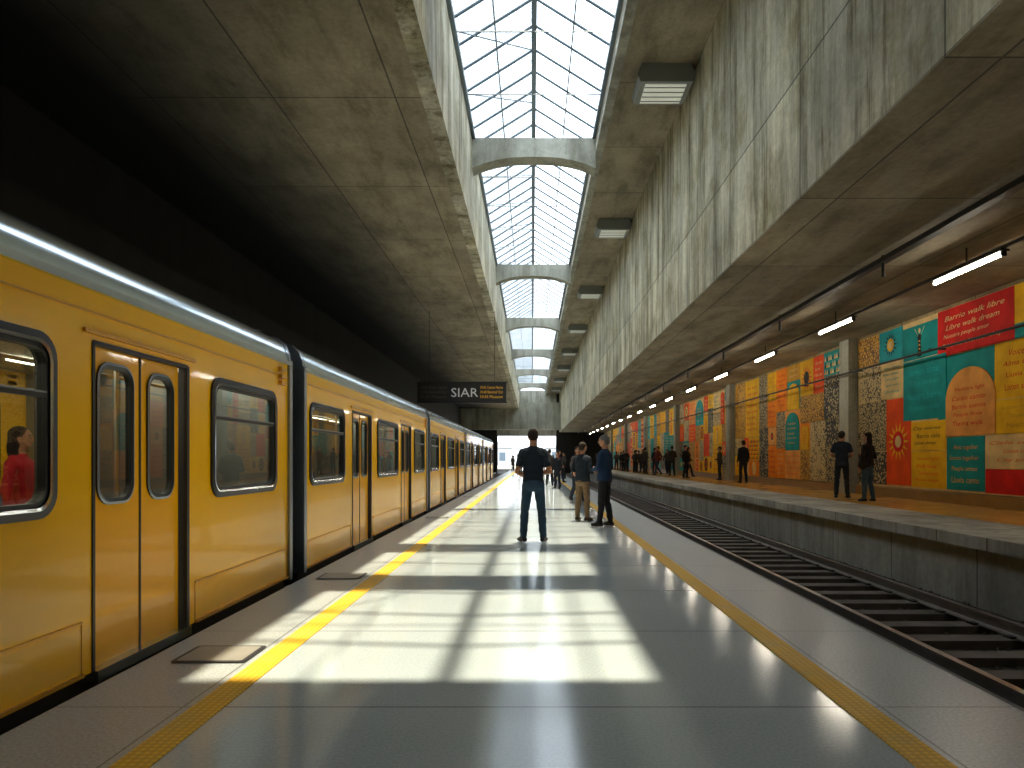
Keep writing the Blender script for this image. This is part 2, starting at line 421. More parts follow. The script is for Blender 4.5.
def build_car():
    mb = MB('train_car')
    car_side(mb, 1); car_side(mb, -1)
    half = [(1.40, 2.33), (1.395, 2.42), (1.355, 2.51), (1.27, 2.59), (1.10, 2.67), (.85, 2.735), (.45, 2.79), (0, 2.81)]
    prof = [(XC + a, b) for a, b in half] + [(XC - a, b) for a, b in half[::-1][1:]]
    mb.extrude_y(prof, 0, LEN, M_silver, True, closed=False)
    for y in (.02, 4.7, LEN - .02):
        pr = [(XC + (a) * 1.008, 1.3 + (b - 1.3) * 1.008) for a, b in half] + [(XC - a * 1.008, 1.3 + (b - 1.3) * 1.008) for a, b in half[::-1][1:]]
        mb.extrude_y(pr, y - .02, y + .02, M_silver_d, True, closed=False)
    for y in (2.2, 6.2):
        mb.box(XC - .55, XC + .55, y, y + 1.4, 2.74, 2.84, M_silver_d)
    for y in (0, LEN):
        mb.box(XC + .45, XC + 1.39, y - .02, y + .02, .03, 2.33, M_silver_d)
        mb.box(XC - 1.39, XC - .45, y - .02, y + .02, .03, 2.33, M_silver_d)
        n = len(prof)
        mb.add([(a, y, b) for a, b in prof], [tuple(range(n))], M_silver_d)
    for i in range(6):
        y = LEN + .02 + i * .066
        mb.box(XC - 1.30 + (i % 2) * .05, XC + 1.30 - (i % 2) * .05, y, y + .06, .1, 2.40 - (i % 2) * .05, M_silver_d if i % 2 == 0 else M_under)
    mb.box(XC - 1.33, XC + 1.33, 0.03, LEN - .03, .03, .08, M_inner)
    mb.box(XC - 1.33, XC + 1.33, 0.03, LEN - .03, 2.2, 2.24, M_inner)
    for sx in (-.55, .55):
        y = .5
        while y < LEN - 1:
            mb.box(XC + sx - .07, XC + sx + .07, y, y + 1.1, 2.17, 2.2, M_inlight); y += 1.5
    for a, b in WIN:
        for sx in (-1, 1):
            lo, hi = sorted((XC + sx * 1.33, XC + sx * .88))
            mb.box(lo, hi, a, b, .38, .48, M_seat)
            lo, hi = sorted((XC + sx * 1.33, XC + sx * 1.25))
            mb.box(lo, hi, a, b, .48, .98, M_seat)
            for q in (a + .05, b - .09): mb.box(XC + sx * 1.1 - .03, XC + sx * 1.1 + .03, q, q + .04, .08, .38, M_steel)
    for y in (2.1, 3.5, 5.9, 7.25):
        for sx in (-.8, .8): mb.tube((XC + sx, y, .08), (XC + sx, y, 2.2), .018, M_steel, 8)
        mb.box(XC - 1.33, XC - .8, y - .02, y + .02, .08, 1.9, M_inner)
    for sx in (-.7, .7): mb.tube((XC + sx, .2, 1.95), (XC + sx, LEN - .2, 1.95), .015, M_steel, 8)
    for y in (1.6, 7.6):
        for dy in (-.7, .7):
            for sx in (-.72, .72): mb.tube((XC + sx - .06, y + dy, -.1), (XC + sx + .06, y + dy, -.1), .32, M_under, 20)
    mb.box(XC - 1, XC + 1, 3.2, 6.0, -.3, .03, M_under)
    return mb.mesh()
car = build_car()
for k in range(0, 5):
    o = bpy.data.objects.new('train_car', car); COL.objects.link(o)
    o.location = (0, -1.83 + 9.83 * k, 0)

# ------------------------------------------------------------------ ceiling lights
for i in range(8):
    y = 15.7 + 9.8 * i
    mb = MB('ceiling_light')
    zb = 9.5
    mb.extrude_y([(2.4, 9.9), (2.3, 9.66), (2.36, zb), (3.5, zb), (3.56, 9.66), (3.46, 9.9)], y - .5, y + .5, M_fixture)
    mb.box(2.48, 3.38, y - .4, y + .4, zb - .025, zb - .001, M_diff)
    for j in range(4): mb.box(2.48, 3.38, y - .3 + j * .2 - .01, y - .3 + j * .2 + .01, zb - .04, zb - .02, M_fixture)
    mb.obj(recalc=True)
y = 1.6
while y < 88:
    mb = MB('fluorescent_light')
    mb.box(7.13, 7.27, y - .95, y + .95, 4.47, 4.50, M_black)
    mb.tube((7.2, y - .9, 4.44), (7.2, y + .9, 4.44), .032, M_tube, 8)
    for q in (-.93, .9): mb.box(7.16, 7.24, y + q, y + q + .03, 4.40, 4.48, M_black)
    mb.box(7.19, 7.21, y - .01, y + .01, 4.50, 4.80, M_black)
    mb.obj(); y += 5.0
mb = MB('cable_conduit'); mb.tube((7.2, Y0, 4.54), (7.2, Y1, 4.54), .03, M_black, 6); mb.obj()
mb = MB('cable_conduit'); mb.box(5.95, 6.1, Y0, Y1, 4.66, 4.74, M_black)
y = 2
while y < Y1:
    mb.box(6.01, 6.04, y, y + .05, 4.74, 4.80, M_black)
    mb.tube((6.02, y, 4.68), (6.02, y, 4.42), .03, M_black, 6); y += 5
mb.obj()
mb = MB('power_cable'); mb.tube((9.1, Y0, 3.78), (9.1, Y1, 3.78), .028, M_black, 6)
y = -4
while y < Y1:
    mb.box(9.08, 9.5, y, y + .04, 3.80, 3.83, M_black); y += 4
mb.obj()

# ------------------------------------------------------------------ mural
def paint(name, c):
    return simple('paint_' + name, c, 0.65, var=0.22, vscale=2.2, spec=0.2)
PC = {'yel': (1.0, 0.50, 0.008), 'org': (1.0, 0.25, 0.005), 'red': (0.70, 0.014, 0.010), 'ver': (0.95, 0.085, 0.006),
      'teal': (0.005, 0.27, 0.27), 'cyan': (0.012, 0.40, 0.46), 'cream': (0.80, 0.58, 0.26), 'och': (0.62, 0.31, 0.02), 'tan': (0.92, 0.37, 0.08), 'blk': (0.025, 0.022, 0.02)}
MP = {k: paint(k, v) for k, v in PC.items()}
def pattern(name, a, b, scale, mode):
    t = NT('pattern_' + name); p = t.pos()
    v = t.node('ShaderNodeTexVoronoi', feature='DISTANCE_TO_EDGE' if mode == 0 else 'F1'); v.inputs['Scale'].default_value = scale
    n = t.noise(p, 2, 3)
    t.l.new(p, v.inputs['Vector'])
    thr = 0.12 if mode == 0 else 0.4
    f = t.math('GREATER_THAN', v.outputs['Distance'], t.math('MULTIPLY', n, thr * 2))
    t.l.new(t.mix(f, a, b), t.b.inputs['Base Color']); t.b.inputs['Roughness'].default_value = .6
    return t.m
MPAT = [pattern('stone', (0.04, 0.04, 0.03), (0.56, 0.42, 0.19), 12, 0), pattern('dots', (0.03, 0.03, 0.03), (0.60, 0.45, 0.21), 15, 1),
        pattern('gold', (0.20, 0.09, 0.015), (0.80, 0.42, 0.03), 11, 0), pattern('black', (0.5, 0.4, 0.2), (0.03, 0.03, 0.03), 13, 1)]
PLANE = (Vector((9.5, 0, 0)), Vector((0, -1, 0)), Vector((0, 0, 1)))
WORDS = 'Morning Voices Siempre Canto River Tierra Always Mano Light City Ritmo Sombra Alma Libre Nuestra Somos Together Barrio Cielo Lluvia Walk Listen Dream Fuego Calle Stories People Amor'.split()
LC = {'yel': ['ver', 'och', 'blk', 'red'], 'org': ['cream', 'yel', 'red'], 'red': ['cream', 'tan', 'yel'], 'ver': ['yel', 'cream', 'red'], 'teal': ['cyan', 'cream', 'tan'], 'cyan': ['yel', 'cream', 'teal'],
      'cream': ['teal', 'ver', 'blk'], 'och': ['cream', 'yel', 'blk'], 'tan': ['red', 'ver'], 'blk': ['yel']}
def poly(mb, pts, px, mat): mb.add([(9.5 - px, a, b) for a, b in pts], [tuple(range(len(pts)))], mat)
def lines(mb, y0, y1, z0, z1, key, n=None, px=.025):
    W = y1 - y0; H = z1 - z0
    n = n or max(1, min(8, int(H / .2)))
    lh = H * .86 / n; lc = MP[random.choice(LC[key])]
    for i in range(n):
        s = random.choice(WORDS)
        if W > lh * 4: s += ' ' + random.choice(WORDS).lower()
        if W > lh * 8: s += ' ' + random.choice(WORDS).lower()
        w = W * random.uniform(.6, .86)
        u0 = -y1 + (W - w) * random.uniform(.2, .6)
        mb.text(s, u0, w, z1 - H * .07 - lh * (i + 1) + lh * .2, lh * .56, PLANE, lc, px + .004, shear=random.choice((0, .3)))
def motif(mb, y0, y1, z0, z1, key, px):
    W, H = y1 - y0, z1 - z0; cy, cz = (y0 + y1) / 2, (z0 + z1) / 2; R = min(W, H) * .42
    cs = [MP[c] for c in random.sample([k for k in LC[key]] + ['cream', 'blk'], 3)]
    kind = random.choice(('sun', 'leaf', 'wave', 'fig', 'ring', 'zig'))
    d = px + .003
    circ = lambda r, n=18, y=cy, z=cz: [(y + r * math.cos(2 * math.pi * i / n), z + r * math.sin(2 * math.pi * i / n)) for i in range(n)]
    if kind == 'sun':
        for i in range(14):
            a = 2 * math.pi * i / 14
            poly(mb, [(cy + R * math.cos(a), cz + R * math.sin(a)), (cy + R * .55 * math.cos(a + .16), cz + R * .55 * math.sin(a + .16)), (cy + R * .55 * math.cos(a - .16), cz + R * .55 * math.sin(a - .16))], d, cs[0])
        poly(mb, circ(R * .5), d, cs[1]); poly(mb, circ(R * .3), d + .002, cs[2])
    elif kind == 'ring':
        for i, k in enumerate((1, .8, .58, .38, .18)): poly(mb, circ(R * k), d + i * .002, cs[i % 3])
    elif kind == 'leaf':
        poly(mb, [(cy - .012, z0 + .08), (cy + .012, z0 + .08), (cy + .012, z1 - .1), (cy - .012, z1 - .1)], d, cs[0])
        n = max(3, int(H / .22))
        for i in range(n):
            z = z0 + .12 + (H - .3) * i / n
            for sg in (-1, 1):
                w = W * .38
                poly(mb, [(cy, z), (cy + sg * w * .45, z + .015), (cy + sg * w, z + .16), (cy + sg * w * .5, z + .15)], d, cs[(i + 1) % 3])
    elif kind == 'wave':
        n = 16; k = max(3, int(H / .16))
        for j in range(k):
            z = z0 + .06 + (H - .12) * j / k; t = (H - .12) / k * .5
            up = [(y0 + .05 + (W - .1) * i / n, z + t + .05 * math.sin(i * .9 + j)) for i in range(n + 1)]
            dn = [(a, b - t) for a, b in up]
            for i in range(n): poly(mb, [dn[i], dn[i + 1], up[i + 1], up[i]], d, cs[j % 3])
    elif kind == 'zig':
        k = max(3, int(H / .2)); n = max(4, int(W / .14))
        for j in range(k):
            z = z0 + .06 + (H - .12) * j / k; t = (H - .12) / k
            for i in range(n):
                a = y0 + .05 + (W - .1) * i / n; w = (W - .1) / n
                poly(mb, [(a, z), (a + w * .9, z), (a + w * .45, z + t * .85)], d, cs[(i + j) % 3])
    else:
        h = H * .86; s = h; zz = z0 + H * .07
        poly(mb, [(cy + math.cos(q) * s * .07, zz + s * .86 + math.sin(q) * s * .09) for q in [2 * math.pi * i / 14 for i in range(14)]], d, cs[0])
        poly(mb, [(cy - s * .12, zz), (cy + s * .12, zz), (cy + s * .08, zz + s * .45), (cy + s * .12, zz + s * .74), (cy - s * .12, zz + s * .74), (cy - s * .08, zz + s * .45)], d, cs[1])
        for sg in (-1, 1):
            e = min(W * .42, s * .3)
            poly(mb, [(cy + sg * s * .1, zz + s * .74), (cy + sg * e, zz + s * .95), (cy + sg * e * .9, zz + s * .98), (cy + sg * s * .06, zz + s * .66)], d, cs[0])
        for j in range(4): poly(mb, [(cy - s * .07, zz + s * (.1 + j * .13)), (cy + s * .07, zz + s * (.1 + j * .13)), (cy, zz + s * (.17 + j * .13))], d + .002, cs[2])
def panel(mb, y0, y1, z0, z1, key, txt=True, g=.01, px=None, n=None):
    px = px or random.uniform(.016, .03)
    mat = MP[key] if isinstance(key, str) else key
    mb.box(9.5 - px, 9.498, y0 + g, y1 - g, z0 + g, z1 - g, mat)
    if isinstance(key, str):
        if txt == 'm': motif(mb, y0, y1, z0, z1, key, px)
        elif txt: lines(mb, y0 + .06, y1 - .06, z0 + .05, z1 - .05, key, n, px)
def archp(mb, y0, y1, z0, z1, key, px=.045):
    r = (y1 - y0) / 2; c = (y0 + y1) / 2; n = 20
    pts = [(y1, z0)] + [(c + r * math.cos(math.pi * i / n), z1 - r * .8 + r * .8 * math.sin(math.pi * i / n)) for i in range(n + 1)] + [(y0, z0)]
    poly(mb, pts, px, MP[key])
    mb.strip([(9.5 - px, a, b) for a, b in pts], [(9.498, a, b) for a, b in pts], MP[key])
    lines(mb, c - r * .8, c + r * .8, z0 + .1, z1 - r * .35, key, 5, px)
ZM0, ZM1 = 0.56, 4.72
def near_mural():
    mb = MB('mural')
    mb.box(9.49, 9.499, 8.4, 20.3, ZM0, ZM1, MP['cream'])
    P = panel
    P(mb, 13.75, 16.35, 3.65, 4.72, 'red', n=4); P(mb, 12.0, 13.75, 3.95, 4.72, 'yel', 'm'); P(mb, 12.0, 14.35, 2.5, 3.65, 'yel', n=4)
    P(mb, 12.0, 13.75, 3.65, 3.95, 'teal', False); P(mb, 14.35, 16.35, 2.2, 3.65, 'teal', False); P(mb, 16.35, 17.9, 3.75, 4.6, 'teal', 'm')
    P(mb, 16.0, 17.85, 2.25, 3.75, 'teal', n=4, px=.034); P(mb, 17.9, 19.1, 3.9, 4.72, 'cyan', 'm'); P(mb, 17.85, 19.0, 2.9, 3.9, 'cream', n=5)
    archp(mb, 14.3, 16.0, 1.82, 3.3, 'tan')
    P(mb, 14.65, 16.0, .6, 1.8, 'teal', n=4); P(mb, 16.02, 17.5, 1.5, 2.22, 'yel', n=3); P(mb, 16.02, 17.5, .6, 1.5, 'yel', n=4)
    P(mb, 17.5, 18.72, .62, 2.88, 'ver', 'm'); P(mb, 12.0, 14.3, 1.8, 2.5, 'yel', n=3); P(mb, 12.0, 14.65, 1.1, 1.8, 'cream', n=3); P(mb, 12.0, 14.65, .58, 1.1, 'red', False)
    P(mb, 18.72, 20.33, .6, 1.5, MPAT[3]); P(mb, 18.72, 20.33, 1.5, 2.9, MPAT[0]); P(mb, 19.0, 20.33, 2.9, 3.9, MPAT[1]); P(mb, 19.1, 20.33, 3.9, 4.72, MPAT[2])
    split(mb, 8.45, 11.98, ZM0, ZM1, ['teal', 'yel', 'red', 'org', 'cream', 'cyan'])
    mb.obj()
def split(mb, y0, y1, z0, z1, pal, d=0, big=1.0):
    W, H = y1 - y0, z1 - z0
    if (d > 1 and W < 1.6 * big and H < 1.3 * big) or (d > 3 and random.random() < .2):
        r = random.random()
        if r < .24: panel(mb, y0, y1, z0, z1, random.choice(MPAT))
        else:
            k = random.choice(pal)
            if r > .9 and H > .9:
                panel(mb, y0, y1, z0, z1, random.choice(pal), False, px=.018); archp(mb, y0 + .1, y1 - .1, z0, z1 - .1, k)
            elif r > .58: panel(mb, y0, y1, z0, z1, k, 'm')
            else: panel(mb, y0, y1, z0, z1, k)
        return
    if W / H > .95:
        m = y0 + W * random.uniform(.35, .65); split(mb, y0, m, z0, z1, pal, d + 1, big); split(mb, m, y1, z0, z1, pal, d + 1, big)
    else:
        m = z0 + H * random.uniform(.35, .65); split(mb, y0, y1, z0, m, pal, d + 1, big); split(mb, y0, y1, m, z1, pal, d + 1, big)
near_mural()
pils = [7.8, 20.7, 33.0, 45.3, 57.6, 69.9, 82.2]
for i in range(1, 6):
    mb = MB('mural'); a, b = pils[i] + .37, pils[i + 1] - .37
    pal = ['yel', 'yel', 'och', 'org', 'ver', 'teal', 'cream', 'tan', 'cyan'] if i < 3 else ['yel', 'org', 'ver', 'och', 'cyan', 'teal']
    split(mb, a, b, ZM0, ZM1, pal, big=1.15 if i < 3 else 1.4); mb.obj()
for y in pils:
    mb = MB('pilaster'); mb.box(9.22, 9.5, y - .3, y + .3, .3, 4.80, M_conc); mb.box(9.16, 9.5, y - .36, y + .36, .3, .56, M_conc); mb.obj()
mb = MB('baseboard_right'); mb.box(9.4, 9.5, Y0, Y1, .3, .54, simple('plinth', (0.30, 0.16, 0.04), .4)); mb.obj()

# ------------------------------------------------------------------ hanging sign
mb = MB('hanging_station_sign')
M_board = simple('sign_board', (.022, .020, .018), .5, var=0)
mb.box(-4.9, -1.1, 29.9, 30.1, 3.72, 4.58, M_board)
mb.box(-4.95, -1.05, 29.88, 30.12, 4.56, 4.60, M_board); mb.box(-4.95, -1.05, 29.88, 30.12, 3.69, 3.73, M_board)
for x in (-4.4, -1.6): mb.tube((x, 30, 4.6), (x, 30, 7.65), .010, M_board, 8)
SP = (Vector((0, 29.9, 0)), Vector((1, 0, 0)), Vector((0, 0, 1)))
M_sw = simple('sign_white', (.6, .6, .56), .5, emit=.12, var=0); M_sy = simple('sign_yellow', (.8, .42, .04), .5, emit=.2, var=0); M_sg = simple('sign_dim', (.13, .11, .08), .5, var=0)
mb.text('SIAR', -3.45, 1.15, 3.95, .38, SP, M_sw, .01)
for i, s in enumerate(('10:42 Centro Norte', '10:48 Bahnhof Ost', '10:55 Museum')):
    mb.text(s, -2.2, .95, 4.3 - i * .2, .12, SP, M_sy, .01)
    mb.text(s, -4.75, 1.1, 4.3 - i * .2, .12, SP, M_sg, .01)
mb.obj()

# ------------------------------------------------------------------ people
def V(*a): return Vector(a)
def ico(sub=3):
    bm = bmesh.new(); bmesh.ops.create_icosphere(bm, subdivisions=sub, radius=1)
    vs = [v.co.copy() for v in bm.verts]; fs = [tuple(v.index for v in f.verts) for f in bm.faces]; bm.free(); return vs, fs
ICO = ico(3)
class Fig:
    def __init__(s): s.v = []; s.f = []; s.pr = []; s.M = Matrix()
    def _add(s, vs, fs):
        o = len(s.v); s.v += [tuple(v) for v in vs]; s.f += [tuple(i + o for i in f) for f in fs]
    def ell(s, c, r, lab, rot=None):
        M = s.M @ Matrix.Translation(c) @ (rot.to_4x4() if rot else Matrix())
        s._add([M @ Vector((v.x * r[0], v.y * r[1], v.z * r[2])) for v in ICO[0]], ICO[1])
        s.pr.append(('e', np.array(M.inverted()), np.array(r), lab))
    def cap(s, a, b, r0, r1, lab):
        a = s.M @ Vector(a); b = s.M @ Vector(b); d = (b - a); L = d.length; d.normalize()
        u = d.orthogonal().normalized(); w = d.cross(u); n = 14; vs = []
        prof = []
        for i in range(5):
            t = math.pi / 2 * i / 5; prof.append((-math.cos(t) * r0, math.sin(t) * r0))
        for i in range(6):
            k = i / 5; prof.append((L * k, r0 + (r1 - r0) * k))
        for i in range(1, 6):
            t = math.pi / 2 * i / 5; prof.append((L + math.sin(t) * r1, max(1e-4, math.cos(t) * r1)))
        prof[0] = (-r0, 1e-4)
        for h, r in prof:
            for j in range(n):
                q = 2 * math.pi * j / n; vs.append(a + d * h + (u * math.cos(q) + w * math.sin(q)) * r)
        fs = []
        for i in range(len(prof) - 1):
            for j in range(n): fs.append((i * n + j, i * n + (j + 1) % n, (i + 1) * n + (j + 1) % n, (i + 1) * n + j))
        fs.append(tuple(range(n))[::-1]); fs.append(tuple(range((len(prof) - 1) * n, len(prof) * n)))
        s._add(vs, fs); s.pr.append(('c', np.array(a), np.array(b), r0, r1, lab))
    def loft(s, rings, lab):
        n = 24; vs = []; fs = []
        for z, rx, ry, yc in rings:
            for j in range(n):
                q = 2 * math.pi * j / n; cxx = math.copysign(abs(math.cos(q)) ** .85, math.cos(q)); syy = math.copysign(abs(math.sin(q)) ** .85, math.sin(q))
                vs.append((rx * cxx, yc + ry * syy, z))
        for i in range(len(rings) - 1):
            for j in range(n): fs.append((i * n + j, i * n + (j + 1) % n, (i + 1) * n + (j + 1) % n, (i + 1) * n + j))
        fs.append(tuple(range(n))[::-1]); fs.append(tuple(range((len(rings) - 1) * n, len(rings) * n)))
        s._add(vs, fs); s.pr.append(('l', np.array(rings), lab))
    def dist(s, P):
        out = []
        for p in s.pr:
            if p[0] == 'e':
                q = P @ p[1][:3, :3].T + p[1][:3, 3]; d = (np.linalg.norm(q / p[2], axis=1) - 1) * p[2].min()
            elif p[0] == 'c':
                ab = p[2] - p[1]; t = np.clip(((P - p[1]) @ ab) / (ab @ ab), 0, 1)
                d = np.linalg.norm(P - p[1] - t[:, None] * ab, axis=1) - (p[3] + (p[4] - p[3]) * t)
            else:
                R = p[1]; z = P[:, 2]; rx = np.interp(z, R[:, 0], R[:, 1]); ry = np.interp(z, R[:, 0], R[:, 2]); yc = np.interp(z, R[:, 0], R[:, 3])
                d = (np.sqrt((P[:, 0] / rx) ** 2 + ((P[:, 1] - yc) / ry) ** 2) - 1) * np.minimum(rx, ry)
                oz = np.maximum(np.maximum(R[0, 0] - z, z - R[-1, 0]), 0); d = np.maximum(d, 0) + oz + np.minimum(d, 0) * (oz == 0)
            out.append(d)
        return np.stack(out), [p[-1] for p in s.pr]

def hand(F, w, d, nrm, side, curl, k=1.0):
    d = d.normalized(); sv = d.cross(nrm).normalized() * side; nrm = nrm.normalized()
    for o in (-.024, -.008, .008, .024):
        F.cap(w, w + d * .085 * k + sv * o, .018, .0125, 'skin')
    for o, L in ((-.03, .058), (-.010, .075), (.010, .08), (.030, .07)):
        b = w + d * .085 * k + sv * o; a1 = curl
        m = b + (d * math.cos(a1) + nrm * math.sin(a1)) * L * .5
        e = m + (d * math.cos(a1 * 2) + nrm * math.sin(a1 * 2)) * L * .5
        F.cap(b, m, .0095, .0088, 'skin'); F.cap(m, e, .0088, .0075, 'skin')
    b = w + d * .028 + sv * .025; m = b + d * .03 + sv * .028 + nrm * .012; e = m + d * .03 + sv * .006 + nrm * .012
    F.cap(b, m, .014, .011, 'skin'); F.cap(m, e, .011, .009, 'skin')

def person_mesh(name, cols, pose, voxel=.011, long_sleeve=True, long_hair=False, female=False, bag=False):
    F = Fig(); sh = .165 if female else .19
    ht = .88 if long_sleeve else .92
    g = .012 if long_sleeve else 0
    F.loft([(ht, .170 + g, .120 + g, 0), (1.0, .158 + g, .112 + g, 0), (1.10, (.135 if female else .150) + g, .103 + g, 0), (1.25, (.15 if female else .168) + g, .115 + g, .005),
            (1.34, sh - .012 + g, .116 + g, 0), (1.40, sh - .035 + g, .098 + g, -.005), (1.44, .120, .080, -.01), (1.465, .085, .068, -.01), (1.478, .066, .062, -.008)], 'top')
    for sx in (-1, 1):
        F.cap((sx * .035, -.015, 1.435), (sx * (sh - .035), -.008, 1.392), .046, .056, 'top')
        F.cap((sx * .09, .01, 1.33), (sx * (sh - .03), .0, 1.35), .085, .070, 'top')
    F.loft([(.78, .11, .09, 0), (.84, .158, .115, -.010), (.90, .165, .120, -.012), (1.0, .148, .104, 0)], 'pants')
    for i, (knee, ank, yaw) in enumerate(pose['legs']):
        sx = -1 if i == 0 else 1
        hip = V(sx * .085, 0, .88); knee = V(*knee); ank = V(*ank)
        F.cap(hip, knee, .092, .066, 'pants'); cuff = knee.lerp(ank, .95)
        F.cap(knee, knee.lerp(ank, .35) + V(0, -.014, 0), .066, .066, 'pants'); F.cap(knee.lerp(ank, .3) + V(0, -.014, 0), cuff, .066, .056, 'pants')
        F.cap(cuff, ank, .04, .036, 'shoe')
        f = Matrix.Rotation(yaw, 3, 'Z') @ V(0, 1, 0); s2 = V(f.y, -f.x, 0)
        base = V(ank.x, ank.y, ank.z - .08)
        F.cap(base - f * .045 + V(0, 0, .04), base + f * .06 + V(0, 0, .045), .040, .042, 'shoe')
        F.cap(base + f * .05 + V(0, 0, .036) + s2 * .006, base + f * .145 + V(0, 0, .028) + s2 * .006, .042, .030, 'shoe')
        F.cap(base + f * .05 + V(0, 0, .03) - s2 * .008, base + f * .135 + V(0, 0, .026) - s2 * .01, .036, .027, 'shoe')
        F.cap(base + V(0, 0, .05), ank + V(0, 0, .02), .042, .04, 'shoe')
    for i, (elb, wri, hd, pn, curl) in enumerate(pose['arms']):
        sx = -1 if i == 0 else 1
        S = V(sx * (sh - .018), -.005, 1.375); E = V(*elb); W = V(*wri)
        if long_sleeve:
            F.cap(S, E, .062, .050, 'top'); F.cap(E, E.lerp(W, .93), .050, .038, 'top'); F.cap(E.lerp(W, .8), W, .03, .027, 'skin')
        else:
            F.cap(S, S.lerp(E, .62), .062, .058, 'top'); F.cap(S, E, .05, .042, 'skin'); F.cap(E, E.lerp(W, .4), .043, .042, 'skin'); F.cap(E.lerp(W, .35), W, .041, .027, 'skin')
        if hd is not None: hand(F, W, V(*hd), V(*pn), sx * pose.get('hs', 1), curl)
    F.cap((0, -.012, 1.45), (0, .0, 1.57), .060, .053, 'skin')
    hy, hp = pose.get('head', (0, 0))
    F.M = Matrix.Translation((0, 0, 1.55)) @ Matrix.Rotation(hy, 4, 'Z') @ Matrix.Rotation(hp, 4, 'X') @ Matrix.Translation((0, 0, -1.55))
    F.ell(V(0, .012, 1.640), (.074, .094, .105), 'skin'); F.ell(V(0, .042, 1.578), (.052, .058, .05), 'skin')
    F.cap((0, .103, 1.642), (0, .121, 1.612), .009, .014, 'skin')
    F.ell(V(0, .045, 1.625), (.062, .058, .06), 'skin')
    for sx in (-1, 1):
        F.ell(V(sx * .076, .004, 1.625), (.011, .019, .031), 'skin')
        F.ell(V(sx * .030, .092, 1.643), (.014, .011, .007), 'eye')
        F.cap((sx * .016, .103, 1.662), (sx * .045, .093, 1.664), .0045, .004, 'hair')
    F.ell(V(0, .094, 1.582), (.024, .011, .007), 'lip')
    F.ell(V(0, -.010, 1.668), (.083, .099, .090), 'hair'); F.ell(V(0, -.045, 1.62), (.074, .062, .07), 'hair')
    if long_hair:
        F.ell(V(0, -.06, 1.54), (.082, .05, .14), 'hair')
        for sx in (-1, 1): F.cap((sx * .07, -.01, 1.66), (sx * .085, -.01, 1.48), .024, .02, 'hair')
    F.M = Matrix()
    if bag:
        F.ell(V(-.22, -.02, .93), (.05, .13, .12), 'bag'); F.cap((-.2, -.02, 1.03), (.10, .105, 1.40), .012, .012, 'bag'); F.cap((-.2, -.05, 1.03), (.10, -.11, 1.40), .012, .012, 'bag')
    me = bpy.data.meshes.new(name); me.from_pydata(F.v, [], F.f); me.update()
    ob = bpy.data.objects.new('tmp', me); COL.objects.link(ob)
    r = ob.modifiers.new('r', 'REMESH'); r.mode = 'VOXEL'; r.voxel_size = voxel; r.adaptivity = 0
    sm = ob.modifiers.new('s', 'SMOOTH'); sm.factor = .5; sm.iterations = 2
    dg = bpy.context.evaluated_depsgraph_get(); dg.update()
    out = bpy.data.meshes.new_from_object(ob.evaluated_get(dg)); out.name = name
    bpy.data.objects.remove(ob)
    order = ['skin', 'hair', 'top', 'pants', 'shoe', 'eye', 'lip', 'bag']
    n = len(out.vertices); co = np.empty(n * 3); out.vertices.foreach_get('co', co); co = co.reshape(-1, 3)
    nf = len(out.polygons); ce = np.empty(nf * 3); out.polygons.foreach_get('center', ce); ce = ce.reshape(-1, 3)
    D, labs = F.dist(ce); idx = D.argmin(0)
    lut = np.array([order.index(l) for l in labs]); mi = lut[idx].astype(np.int32)
    Dv, _ = F.dist(co); lv = lut[Dv.argmin(0)]; cloth = ((lv == 2) | (lv == 3)).astype(float)
    no = np.empty(n * 3); out.vertices.foreach_get('normal', no); no = no.reshape(-1, 3)
    x, y, z = co.T
    fold = np.sin(z * 55 + np.sin(x * 23 + y * 17) * 2.2 + x * 18) * .5 + np.sin(z * 31 - x * 40 + np.sin(y * 30) * 1.5) * .5
    amp = .0025 + .004 * np.exp(-((z - .47) / .09) ** 2) + .004 * np.exp(-((z - .14) / .07) ** 2) + .004 * np.exp(-((z - 1.08) / .10) ** 2)
    co = co + no * (fold * amp * cloth)[:, None]
    co[:, 2] = np.maximum(co[:, 2], 0.0)
    out.vertices.foreach_set('co', co.ravel())
    for o in order:
        c = cols.get(o, (.3, .08, .06) if o == 'lip' else (.02, .015, .012))
        key = 'cloth_%s_%s' % (o, '_'.join('%d' % (x * 1000) for x in c))
        mt = bpy.data.materials.get(key) or simple(key, c, .55 if o in ('skin', 'shoe') else .85, var=.2, vscale=14, spec=.3)
        out.materials.append(mt)
    out.polygons.foreach_set('material_index', mi); out.polygons.foreach_set('use_smooth', np.ones(nf, dtype=bool)); out.update()
    return out
def place(name, me, x, y, z, yaw, h=1.75):
    o = bpy.data.objects.new(name, me); COL.objects.link(o); o.location = (x, y, z); o.rotation_euler = (0, 0, yaw); s = h / 1.755; o.scale = (s, s, s); return o

SK = (.45, .23, .14); SK2 = (.30, .16, .10)
legs_std = [((-.115, .015, .48), (-.135, -.01, .09), .22), ((.115, .015, .48), (.140, -.02, .09), -.25)]
arms_down = [((-.235, -.03, 1.12), (-.245, .04, .87), (-.0, .15, -1), (1, 0, 0), .35), ((.235, -.03, 1.12), (.245, .04, .87), (0, .15, -1), (-1, 0, 0), .35)]
p_main = dict(legs=[((-.13, .02, .48), (-.155, -.02, .09), .45), ((.13, .03, .48), (.15, -.05, .09), -.35)],
              arms=[((-.250, -.05, 1.09), (-.13, .19, 1.01), (.75, .6, .12), (0, 0.1, 1), .5), ((.248, -.05, 1.09), (.10, .20, 1.05), (-.75, .6, .12), (0, .1, 1), .5)], head=(.12, -.28), hs=1)
me = person_mesh('standing_man', dict(skin=SK, hair=(.02, .014, .01), top=(.012, .020, .034), pants=(.030, .068, .115), shoe=(.012, .012, .014)), p_main, .0085, long_sleeve=False)
